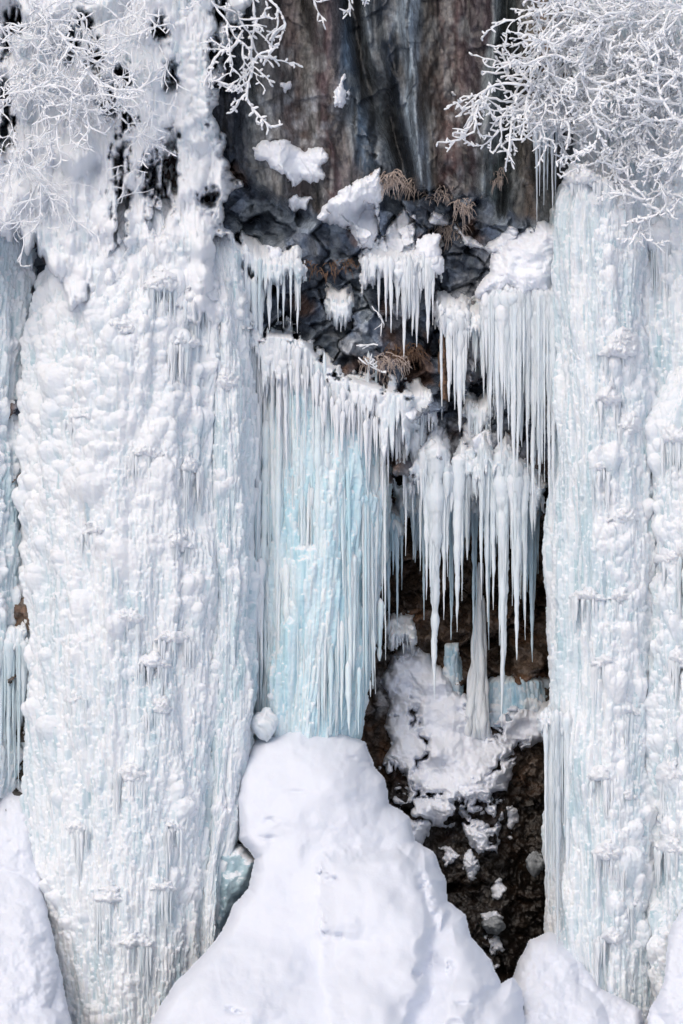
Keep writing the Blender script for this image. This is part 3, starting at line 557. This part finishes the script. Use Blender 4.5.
# ------------------------------------------------------------------ snow
def lobe(PX, PY, cx, cy, rx, ry, p):
    q = 1-((PX-cx)/rx)**2-((PY-cy)/ry)**2; return p*np.sqrt(np.clip(q, 0, 1))
def smax(a, b, k):
    h = np.clip(.5+.5*(a-b)/k, 0, 1); return b*(1-h)+a*h+k*h*(1-h)
def mound():
    poly = [(250, 742), (268, 735), (300, 724), (345, 734), (364, 744), (372, 766), (384, 782), (388, 804), (408, 818), (414, 842), (432, 852), (444, 880), (446, 902), (464, 916), (470, 938), (488, 960), (500, 986), (512, 980), (520, 990), (540, 1200), (110, 1200),
            (152, 1024), (175, 985), (212, 948), (224, 932), (235, 905), (250, 890), (257, 858), (240, 838), (236, 800), (240, 765)]
    PX, PY = np.meshgrid(np.arange(100, 545, .9), np.arange(715, 1195, .9))
    d = poly_sdf(PX, PY, poly)+fbm(PX/10, PY/10, 3, 3)*1.2
    t = np.clip(d/(12+22*sm(250, 330, PX)), 0, 1); f = np.sqrt(1-(1-t)**2)
    base = np.interp(PY, [715, 760, 850, 950, 1024, 1195], [.9, .3, -.8, -2.2, -3.3, -6.8])
    h = np.zeros(PX.shape)
    for (cx, cy, rx, ry, p) in [(305, 815, 85, 110, .55), (372, 900, 58, 54, .75), (398, 930, 46, 48, .7), (310, 930, 90, 80, .5), (380, 990, 66, 62, .8), (250, 1010, 110, 85, .8), (320, 1070, 160, 120, 1.0),
                                (425, 900, 26, 50, .3), (450, 950, 36, 58, .45), (478, 985, 44, 50, .35), (440, 1030, 80, 60, .7), (205, 1035, 80, 80, .8)]:
        h = smax(h, lobe(PX, PY, cx+fbm(PX/34, PY/34, int(cx), 3)*14, cy+fbm(PX/30, PY/30, int(cy), 3)*10, rx, ry, p), .09 if cx > 365 else .2)
    for (pp, aa_, rr_) in [([(317, 866), (322, 852), (345, 847), (380, 850), (414, 845), (424, 870), (437, 900), (441, 930), (428, 952), (433, 985), (412, 1030), (380, 1060), (335, 1040), (325, 985), (320, 930)], .34, 17),
                      ([(262, 760), (290, 742), (340, 748), (362, 770), (378, 810), (360, 838), (300, 850), (262, 838), (248, 800)], .16, 30),
                      ([(438, 955), (452, 925), (478, 948), (494, 985), (470, 1030), (430, 1040)], .3, 18), ([(416, 868), (424, 850), (440, 880), (452, 915), (440, 930), (428, 900)], .28, 10),
                      ([(180, 1000), (215, 960), (260, 975), (280, 1010), (240, 1060), (170, 1060)], .2, 26)]:
        dp = poly_sdf(PX, PY, pp)+fbm(PX/16, PY/16, int(pp[0][0]), 3)*5; h = h+aa_*1.4*sm(-rr_*.3, rr_*1.0, dp)
    for (a, b, rx, ry, p) in [(322, 872, 3, 7, .3), (328, 880, 7, 3, .25), (334, 879, 3, 3, .3), (323, 922, 3, 12, .2), (326, 934, 4, 4, .3), (338, 936, 6, 3, .25), (426, 966, 8, 4, .4), (418, 974, 4, 5, .4), (434, 958, 4, 6, .35), (421, 888, 3, 3, .35),
                            (237, 1012, 6, 2.5, .25), (230, 1009, 4, 3, .2), (271, 820, 5, 3, .25), (268, 838, 7, 2.5, .2), (366, 762, 8, 3, .2), (352, 758, 5, 2.5, .15), (300, 792, 12, 2.5, .1), (450, 968, 3, 8, .25), (462, 1004, 8, 3, .2), (392, 792, 3, 6, .3)]:
        h = h-.6*p*np.exp(-((PX-a+fbm(PX/5, PY/5, int(a), 2)*3)/rx)**2-((PY-b)/ry)**2)
    Y = base+.9*(1-f)-h-fbm(PX/46, PY/46, 6, 3)*.2-fbm(PX/7, PY/7, 16, 4)*.008+np.clip(-d, 0, 4)*S*4
    return relief('snow_mound', PX, PY, Y, M_SNOW, mask=d > -1.2, attrs={'snow': np.ones(PX.shape)})
tag(mound(), 'big smooth mound of fresh snow below the blue curtain', 'snow mound')
def bank(name, poly, yk, lab, seed, lobes, R=26, x=None):
    P = np.array(poly, float); x0, y0 = P.min(0)-5; x1, y1 = P.max(0)+5
    PX, PY = np.meshgrid(np.arange(x0, x1, 1.), np.arange(y0, y1, 1.))
    d = poly_sdf(PX, PY, poly)+fbm(PX/10, PY/10, seed, 3)*1.8; t = np.clip(d/R, 0, 1); f = np.sqrt(1-(1-t)**2)
    h = 0*PX
    for L in lobes: h = smax(h, lobe(PX, PY, *L), .1)
    Y = np.interp(PY, *yk)+.35*(1-f)-h-fbm(PX/22, PY/22, seed+3, 4)*.2-fbm(PX/7, PY/7, seed+6, 4)*.02+np.clip(-d, 0, 4)*S*4
    return tag(relief(name, PX, PY, Y, M_SNOW, mask=d > -1.2, attrs={'snow': np.ones(PX.shape)}), lab, 'snow bank')
bank('snow_bank', [(-200, 786), (36, 786), (36, 840), (44, 900), (56, 960), (70, 1024), (84, 1200), (-200, 1200)], ([786, 860, 1024, 1200], [1.2, .2, -2.4, -6]), 'snow bank in the lower left corner beside the huge column', 31, [(0, 960, 60, 90, .6), (10, 1060, 80, 60, .8)])
bank('snow_bank', [(505, 1000), (518, 968), (530, 942), (548, 934), (566, 938), (580, 960), (600, 990), (640, 1010), (650, 1200), (480, 1200)], ([934, 1024, 1200], [-.1, -1.9, -6.2]), 'rounded snow bank under the foot of the tall right column', 32, [(545, 975, 34, 38, .35), (560, 1030, 50, 50, .5), (530, 1040, 50, 60, .5)])
bank('snow_bank', [(672, 930), (690, 900), (760, 890), (820, 1200), (640, 1200), (650, 1010), (664, 990)], ([890, 1024, 1200], [-1.5, -2.6, -6]), 'snow bank at the lower right edge below the round topped column', 33, [(700, 980, 50, 60, .4)])

# snow over the cliff: follows the rock and swells out of it
def cover(name, x0, x1, y0, y1, mfun, thick, lab, seed, res=.9, mat=M_SNOW, R=12, fieldamp=0., cat='snow patch', off=0., ybase=None):
    PX, PY = np.meshgrid(np.arange(x0, x1, res), np.arange(y0, y1, res))
    d = mfun(PX, PY); t = np.clip(d/R, -1, 1); f = np.where(t > 0, np.sqrt(1-(1-np.abs(t))**2), t*1.2)
    T = np.full(PX.shape, .3); Sn = np.ones(PX.shape); add = 0
    if fieldamp:
        F = Field(x1-x0, y1-y0, res); rr = np.random.default_rng(seed)
        grow(F, x1-x0, y1-y0, lambda u, v: {'knob': .6*(vn(np.array(u/20.), np.array(v/26.), seed) > .5)+.1, 'smooth': .4}, rr)
        add = (F.H[:PX.shape[0], :PX.shape[1]]*1.6+F.B[:PX.shape[0], :PX.shape[1]]*1.6)*S*fieldamp
        T = np.clip(F.T[:PX.shape[0], :PX.shape[1]]-.1, 0, 1); Sn = np.maximum(F.Sn[:PX.shape[0], :PX.shape[1]], sm(-.5, .1, fbm(PX/26, PY/40, seed+7, 4)))
    ky = ybase(PX, PY) if ybase else (cliffS(PX, PY) if fieldamp else .5*cliffS(PX, PY)+.5*cliffY(PX, PY))
    Y = ky-thick*f-(off+(off*1.1*sm(110, 240, PY)*sm(250, 200, PX) if fieldamp else 0))*sm(-1, 1, t)-(add+fbm(PX/16, PY/(30 if fieldamp else 16), seed+9, 5)*thick*.3)*np.clip(t*2, 0, 1)+np.clip(-d, 0, 4)*S*7
    return tag(relief(name, PX, PY, Y, mat, mask=d > -3, attrs={'tint': T, 'snow': Sn}), lab, cat)
EDGE = ([-300, 0, 30, 60, 95, 125, 150, 185, 205, 232, 252, 300, 360, 420], [262, 250, 236, 222, 214, 214, 226, 234, 222, 228, 244, 250, 262, 262])
HOLES_ = [(15, 20, 6, 10), (4, 118, 6, 28), (84, 20, 4, 5), (122, 76, 6, 7), (108, 100, 4, 9), (126, 122, 6, 6), (122, 160, 4, 9), (121, 205, 5, 30), (165, 185, 5, 26), (172, 170, 4, 22), (156, 222, 7, 8), (150, 178, 3, 10),
         (115, 262, 6, 6), (72, 42, 4, 9), (215, 58, 7, 14), (170, 75, 3, 5), (222, 12, 5, 14), (208, 200, 8, 3), (160, 30, 4, 6), (220, 250, 3, 12), (5, 45, 3, 5), (95, 62, 3, 8), (235, 30, 5, 8)]
HOLES = [(a, b, rx*.62, ry*.85) for a, b, rx, ry in HOLES_]
def m_left(PX, PY):
    PXw = PX+fbm(PX/5, PY/12, 306, 4)*9; PYw = PY+fbm(PX/9, PY/9, 307, 3)*8
    e = np.interp(PY, *EDGE)+fbm(PX/12, PY/14, 301, 4)*12
    d = np.minimum(e-PX, np.interp(PX, [-150, 0, 40, 60, 110, 290], [240, 236, 246, 290, 325, 330])-PY+fbm(PX/9, PY/40, 305, 3)*26)
    n1 = fbm(PX/6, PY/8, 302, 3)
    for (a, b, rx, ry) in HOLES:
        q = (np.hypot((PXw-a)/(rx+1.5), (PYw-b)/(ry+3))-1)*min(rx, ry)*2.6+n1*5; d = np.minimum(d, q)
    return d
cover('snow_cover', -150, 290, -300, 330, m_left, .40, 'lumpy ice and snow with dark rock gaps coating the cliff at the upper left', 303, 1.0, M_ICE, 12, 1.0, 'snow cover', off=.6)
def m_poly(poly, seed, e=3., extra=None):
    def f(PX, PY):
        d = poly_sdf(PX, PY, poly)+fbm(PX/5, PY/7, seed, 5)*e*1.7+fbm(PX/20, PY/20, seed+2, 3)*e*1.3
        return d if extra is None else np.minimum(d, extra(PX, PY))
    return f
PATCH = [
 ('long tongue of snow on the rock face left of centre, highest on the cliff', [(252, 148), (262, 141), (285, 143), (300, 150), (322, 150), (330, 158), (322, 166), (326, 176), (318, 184), (302, 180), (292, 188), (286, 176), (270, 164), (256, 160)], .34),
 ('thick triangular snow patch beside the dry grass on the cliff', [(372, 172), (380, 168), (384, 190), (376, 208), (382, 226), (374, 250), (360, 246), (352, 228), (338, 226), (318, 218), (322, 208), (345, 190)], .35),
 ('snow cap on the ledge right of the triangular patch', [(392, 222), (404, 210), (414, 216), (414, 262), (372, 264), (370, 250), (382, 240)], .38),
 ('small oval snow patch under the highest snow tongue', [(289, 200), (298, 196), (310, 198), (306, 208), (292, 208)], .22),
 ('narrow snow strip on the dark ledge right of the grass', [(434, 214), (444, 216), (450, 224), (442, 224), (432, 220)], .2),
 ('curved snow strip leading to the snow domed curtain', [(457, 228), (466, 236), (484, 244), (500, 236), (510, 226), (520, 232), (500, 256), (480, 250), (464, 246)], .3),
 ('little round snow dot high on the rock face', [(282, 85), (289, 83), (291, 89), (284, 91)], .14),
 ('ragged frost patch high in the middle of the rock face', [(338, 80), (344, 76), (348, 92), (345, 104), (340, 106), (334, 94)], .1),
 ('small snow speck on the purple streaked rock', [(446, 88), (454, 90), (458, 96), (452, 97)], .1),
 ('frosted rock knob in the middle of the broken rocks', [(398, 300), (412, 306), (408, 318), (394, 312)], .06),
 ('powdery snow on rocks below the rusty moss', [(396, 402), (412, 396), (420, 420), (408, 432), (392, 424)], .12),
 ('powdery snow on the boulder left of the fringe', [(430, 420), (446, 428), (452, 450), (440, 462), (424, 450)], .12),
 ('powdery snow on dark boulders under the short frosted icicles', [(464, 418), (486, 424), (492, 446), (474, 458), (460, 440)], .12),
 ('snow patch on the boulder right of the frosted icicles', [(468, 330), (484, 336), (488, 370), (474, 384), (466, 360)], .15),
]
for i, (lab, poly, th) in enumerate(PATCH):
    P = np.array(poly); x0, y0 = P.min(0)-8; x1, y1 = P.max(0)+8
    cover('snow_patch', x0, x1, y0, y1, m_poly(poly, 400+i*7, 2.2 if th > .15 else 3.0), th, lab, 420+i, .7, M_SNOW_LIT, 9 if th > .15 else 5)
def holes(PX, PY):
    n = fbm(PX/24+fbm(PX/15, PY/15, 512, 3), PY/30, 511, 6); return (n+.42-.26*sm(660, 860, PY)-.2*sm(455, 500, PX)*sm(720, 780, PY)+.25*sm(50, 20, np.abs(PX-440)-.0*(PY-700))*sm(800, 740, PY))*26
SLOPE = [(392, 655), (404, 640), (430, 655), (455, 690), (490, 710), (515, 705), (545, 712), (545, 738), (520, 752), (508, 780), (500, 830), (494, 862), (478, 850), (466, 832), (458, 800), (452, 828), (430, 826), (420, 846), (396, 850), (380, 830), (372, 800), (380, 766), (392, 745), (386, 720), (392, 700), (384, 680)]
def slope_y(PX, PY):
    return cliffS(PX, PY)+fbm(PX/26, PY/26, 533, 3)*.22-.02
cover('snow_slope', 362, 556, 630, 880, m_poly(SLOPE, 520, 2.2, holes), .5, 'patchy snow slope on dark mossy rock inside the hollow', 521, .8, M_SNOW, 12, cat='snow slope', ybase=slope_y)
SL2 = [('small snow cap on a stone in the dark gully', [(483, 914), (497, 911), (505, 917), (500, 925), (486, 924)], .3), ('crumbs of snow low in the dark gully', [(488, 962), (496, 966), (494, 972), (486, 970)], .15),
       ('ragged icy frost on the stones just under the snow slope', [(462, 854), (474, 850), (480, 866), (474, 880), (464, 876)], .16), ('streak of frost above the small snow capped stone', [(492, 880), (500, 876), (505, 890), (502, 904), (492, 900)], .12),
       ('faint frost smear high on the dark gully wall', [(508, 806), (514, 802), (516, 822), (510, 836)], .08), ('icy glaze below the small snow capped stone', [(486, 936), (500, 934), (504, 948), (492, 956)], .12), ('scrap of snow at the left lip of the dark gully', [(440, 848), (450, 846), (456, 858), (446, 864)], .16)]
for i, (lab, poly, th) in enumerate(SL2):
    P = np.array(poly); x0, y0 = P.min(0)-8; x1, y1 = P.max(0)+8
    cover('snow_patch', x0, x1, y0, y1, m_poly(poly, 600+i*7, 2. if i == 0 else 4.), th, lab, 620+i, .7, M_SNOW, 7)
# stones and lumps
def stone(name, px, py, y, rx, ry, mat, lab, cat, seed, rough=.22):
    nu, nv = 48, 32; U, V = np.meshgrid(np.linspace(0, 2*math.pi, nu), np.linspace(0.02, math.pi-.02, nv))
    nx, ny_, nz = np.sin(V)*np.cos(U), np.sin(V)*np.sin(U), np.cos(V)
    r = 1+rough*(fbm(nx*1.6+seed+nz*.7, ny_*1.6+nz*1.3, seed, 4))+rough*.5*(facets(nx*2+nz, ny_*2+nz*1.7, 1, seed)[0]-.5)
    c = W(px, py, y); Vv = np.stack([c[0]+nx*r*rx*S, c[1]+ny_*r*rx*S, c[2]+nz*r*ry*S], -1).reshape(-1, 3)
    o = mesh_np(name, Vv, grid_faces(nv, nu), mat, attrs={'tint': np.full(len(Vv), .3), 'snow': np.full(len(Vv), .2)}); return tag(o, lab, cat)
stone('ice_ball', 265, 724, .3, 13, 15, M_ICE, 'rounded ice ball where the blue curtain meets the snow mound', 'ice lump', 3, .25)
stone('boulder', 535, 862, 2.5, 9, 11, M_WETSTONE, 'grey icy boulder beside the right column in the dark gully', 'boulder', 4, .5)
stone('boulder', 493, 925, 2.0, 11, 8, M_WETSTONE, 'low stone wearing the small snow cap', 'boulder', 8, .5)
tl = pillow('ice_block', [(216, 850), (240, 846), (258, 860), (252, 886), (236, 898), (222, 930), (214, 930)], .3, .5, 12, M_ICE, None, 71, 2, .15); tag(tl, 'greenish ice block in the pocket between the left column and the mound', 'ice block')
n_ = len(tl.data.vertices); tl.data.attributes['snow'].data.foreach_set('value', np.zeros(n_, np.float32)); tl.data.attributes['tint'].data.foreach_set('value', np.full(n_, .95, np.float32))

# ------------------------------------------------------------------ dry grass, moss
def tuft(px, py, w, h, n, lab, dirx=0., mat=M_GRASS, name='grass_tuft', frost=.3):
    r = np.random.default_rng(ns()); mb = MB(); y0 = float(cliffY(np.array([px*1.]), np.array([py*1.]))[0])-.08
    for _ in range(int(n*.8)):
        x = px+r.uniform(-w, w); L = h*r.uniform(.35, 1.1)*(1-.5*abs(x-px)/w); a = r.normal(0, .42)+dirx; t = np.linspace(0, 1, 7)
        X = x+np.sin(a)*L*t; Yp = py-3+r.uniform(-6, 7)+L*(-.22*t+1.25*t*t)*r.uniform(.35, 1.1)+fbm(np.array([x/5.]), np.array([py/5.]), 7)[0]*5; Yd = y0-.25*np.sin(t*2.2)*r.uniform(.4, 1.3)
        a_, b_, c_ = W(X, Yp, Yd); mb.tube(np.stack([a_, b_, c_], -1), (.5*(1-t*.7))*S*(1+frost), 4, .3, 0, .1, int(r.integers(1e6)))
    return tag(mb.build(name, mat), lab, 'dry grass')
tuft(388, 180, 14, 26, 120, 'pale dry grass beside the triangular snow patch')
tuft(412, 186, 14, 22, 90, 'pale dry grass under the dark crease of the rock face')
tuft(440, 196, 16, 14, 70, 'short frosted grass along the ledge right of the dark crease')
tuft(464, 206, 10, 24, 70, 'brown grass drooping by the curved snow strip')
tuft(446, 232, 20, 26, 130, 'wide brown grass tuft on the ledge below the frosted grass')
tuft(325, 268, 36, 12, 120, 'rusty grass fringe under the mid cliff boulder', mat=M_MOSS)
tuft(404, 352, 18, 26, 150, 'rusty grass beneath the fat icicles', mat=M_MOSS)
tuft(384, 362, 26, 22, 110, 'frosted grass left of the rusty grass, above the curtain', .2)
tuft(375, 385, 14, 12, 60, 'short frosted stalks at the curtain top')
tuft(498, 178, 6, 20, 40, 'small grey grass wisp low on the slab near the right tree')
mm = pillow('moss_strip', [(440, 336), (447, 334), (449, 360), (447, 402), (441, 402), (439, 370)], 1.55, .25, 5, M_MOSS, None, 91, 2.5, .12, lscale=3); tag(mm, 'vertical rusty moss strip on the middle of the cliff', 'moss')

# ------------------------------------------------------------------ frosted trees
SPUR = np.random.default_rng(404)
def twig(mb, p, ang, L, r, depth, rs, droop, ykeep, dens, spread=.75, endr=1.0):
    """grow in px space (x right, y down) with a depth walk; lengths in px"""
    n = max(4, int(L/4)); X = [p[0]]; Yp = [p[1]]; Z = [p[2]]; a = ang; za = rs.normal(0, .4)
    kids = []
    for i in range(n):
        a += rs.normal(0, .22)+droop*math.cos(a)*.05; st = L/n
        X.append(X[-1]+math.cos(a)*st); Yp.append(Yp[-1]+math.sin(a)*st); za = za*.9+rs.normal(0, .15); Z.append(Z[-1]+za*st*S*.8+(ykeep-Z[-1])*.02)
        if depth > 0 and i > 0 and rs.random() < dens: kids.append((i+1, a))
    X = np.array(X); Yp = np.array(Yp); Z = np.array(Z); t = np.linspace(0, 1, n+1)
    rad = r*.7*(1-.3*t)*(1+.55*(vn(t*n*1.3+p[0], t*0+p[1], depth)*2-1)); rad[-1] *= .6
    x, y, z = W(X, Yp, Z); mb.tube(np.stack([x, y, z], -1), rad*S, 6, .2, 1, .22, int(abs(p[0]*7+p[1]*3)) % 9999)
    if r > 1.2:
        rs_ = rs; rs = SPUR
        for i in range(1, n+1):
            if rs.random() < .55:
                b_ = a+rs.uniform(-1.9, 1.9); q_ = rs.uniform(2.5, 6.5); tt_ = np.linspace(0, 1, 4)
                x, y, z = W(X[i]+np.cos(b_)*q_*tt_, Yp[i]+np.sin(b_)*q_*tt_, Z[i]+rs.uniform(-.1, .1)*tt_); mb.tube(np.stack([x, y, z], -1), np.array([.9, .85, .95, .5])*r*.75*S, 5, .2, 1, .25, i)
        rs = rs_
    for i, aa in kids:
        s = rs.choice([-1, 1]); twig(mb, (X[i], Yp[i], Z[i]), aa+s*rs.uniform(.35, spread+.25), L*rs.uniform(.25, .5), r*.88, depth-1, rs, droop, ykeep, dens, spread, endr)
def tree(name, lab, trunk, limbs, seed, droop, dens, group=None, cat='tree'):
    root = empty(name, 0, 0, 0, lab, cat, group); rs = np.random.default_rng(seed)
    if trunk:
        mb = MB(); t = np.linspace(0, 1, 24); (x0, y0, z0), (x1, y1, z1), r = trunk
        x, y, z = W(x0+(x1-x0)*t+np.sin(t*9)*4, y0+(y1-y0)*t, z0+(z1-z0)*t); mb.tube(np.stack([x, y, z], -1), r*(1-.6*t)*S, 12, .2, .5, .15, seed); mb.build('trunk', M_BARK, root)
    for (p, ang, L, r, dep) in limbs:
        mb = MB(); twig(mb, p, math.radians(ang), L, r, dep, rs, droop, p[2], dens); mb.build('branch', M_RIME, root)
    return root
rs = np.random.default_rng(5)
limbs = [((700, 30, -1.0), 158, 222, 2.1, 3), ((700, 62, -.8), 163, 190, 2.1, 3), ((700, 5, -1.3), 172, 120, 2.2, 3), ((700, 110, -1.1), 172, 115, 2.2, 3), ((700, -14, -1.), 155, 130, 2.2, 3),
         ((640, -15, -.8), 120, 80, 2.1, 3), ((700, 100, -1.4), 150, 105, 2.1, 3), ((700, 150, -1.3), 160, 100, 2.1, 3), ((690, 190, -1.2), 150, 75, 2.2, 2), ((700, 70, -1.7), 185, 100, 2.2, 3), ((700, 45, -.5), 150, 120, 2.2, 3), ((690, -14, -.6), 125, 110, 2.2, 3), ((700, 130, -1.7), 195, 90, 2.2, 3), ((660, -12, -1.5), 130, 100, 2.1, 3)]
tree('frosted_tree', 'rime covered tree reaching in from the upper right', ((735, 330, .2), (700, -120, -1.2), 16), limbs+[((612, 30, -.9), 150, 120, 2.3, 3), ((620, 70, -.8), 165, 95, 2.3, 3)], 21, .35, .32)
limbs = [((rs.uniform(-10, 200), rs.uniform(-15, 60), rs.uniform(-1.2, -.5)), rs.uniform(65, 115), rs.uniform(50, 90), rs.uniform(.9, 1.3), 2) for _ in range(9)]
limbs += [((rs.uniform(-12, 60), rs.uniform(40, 170), rs.uniform(-1.3, -.6)), rs.uniform(15, 80), rs.uniform(60, 110), rs.uniform(.9, 1.4), 3) for _ in range(11)]
limbs += [((-12, 20, -1.2), 25, 140, 1.6, 3), ((20, -14, -1.), 60, 160, 1.7, 3), ((78, -14, -.9), 100, 130, 1.5, 2), ((70, -14, -.9), 75, 90, 1.3, 2), ((-12, 100, -1.1), 10, 120, 1.4, 3), ((150, -14, -.9), 80, 120, 1.4, 3)]
tree('frosted_tree', 'fine twigged rime covered tree hanging over the upper left', ((-60, 200, .4), (-30, -120, -1.), 14), limbs, 22, .5, .33)
limbs = [((236, -14, -.4), 96, 95, 2.2, 3), ((250, -14, -.3), 80, 75, 2.1, 2), ((243, 30, -.4), 112, 75, 2.1, 2), ((250, 50, -.35), 78, 65, 2.1, 2), ((262, -14, -.3), 70, 70, 1.9, 2), ((205, -14, -.5), 75, 90, 1.7, 2), ((225, -14, -.4), 110, 85, 1.9, 2)]
tree('frosted_branch', 'thick rimed branch hanging over the left edge of the bare rock', None, limbs, 23, .3, .30, cat='branch')
limbs = [((285, -14, .1), 20, 40, 1.7, 2), ((322, -14, .1), 35, 42, 1.8, 2), ((345, -14, .1), 60, 26, 1.6, 2), ((376, -14, .1), 110, 24, 1.6, 1), ((412, -14, .1), 70, 12, 1.4, 1)]
tree('frosted_branch', 'rimed twig tips poking down at the top centre of the rock', None, limbs, 24, .2, .3, cat='branch')
limbs = [((372, 306, .9), 62, 34, .9, 1), ((378, 345, .8), 200, 22, 1.3, 1), ((386, 372, .7), 215, 30, 1.4, 1)]
tree('frosted_branch', 'small bare twigs in front of the broken rocks', None, limbs, 25, .2, .3, cat='branch')

# ------------------------------------------------------------------ camera, light
cam = bpy.data.cameras.new('camera'); co = bpy.data.objects.new('camera', cam); COL.objects.link(co)
co.location = (0, -D, ZC); co.rotation_euler = (math.radians(90), 0, 0)
cam.sensor_fit = 'VERTICAL'; cam.sensor_height = 36; cam.lens = 36*D/(1024*S); cam.clip_end = 2000; SC.camera = co
w = bpy.data.worlds.new('World'); SC.world = w; w.use_nodes = True; t = w.node_tree; bg = t.nodes['Background']
sky = t.nodes.new('ShaderNodeTexSky'); sky.sky_type = 'NISHITA'; sky.sun_disc = False
EL, AZ = 44, 205           # sun high, behind the camera, a little to the left
sky.sun_elevation = math.radians(EL); sky.sun_rotation = math.radians(AZ); sky.dust_density = 4; sky.air_density = 1.0; sky.ozone_density = .6
t.links.new(sky.outputs[0], bg.inputs[0]); bg.inputs[1].default_value = .155
sun = bpy.data.lights.new('sun', 'SUN'); so = bpy.data.objects.new('sun', sun); COL.objects.link(so)
sun.energy = .52; sun.angle = math.radians(30); sun.color = (1, .99, .98)
a = math.radians(AZ); e = math.radians(EL)
from mathutils import Vector
dv = Vector((math.sin(a)*math.cos(e), math.cos(a)*math.cos(e), math.sin(e)))
so.rotation_euler = dv.to_track_quat('Z', 'Y').to_euler()
vs = SC.view_settings; vs.view_transform = 'Standard'; vs.look = 'None'; vs.gamma = 1; vs.exposure = -0.12; vs.use_curve_mapping = False
SC.cycles.max_bounces = 6; SC.cycles.diffuse_bounces = 4; SC.cycles.use_denoising = True
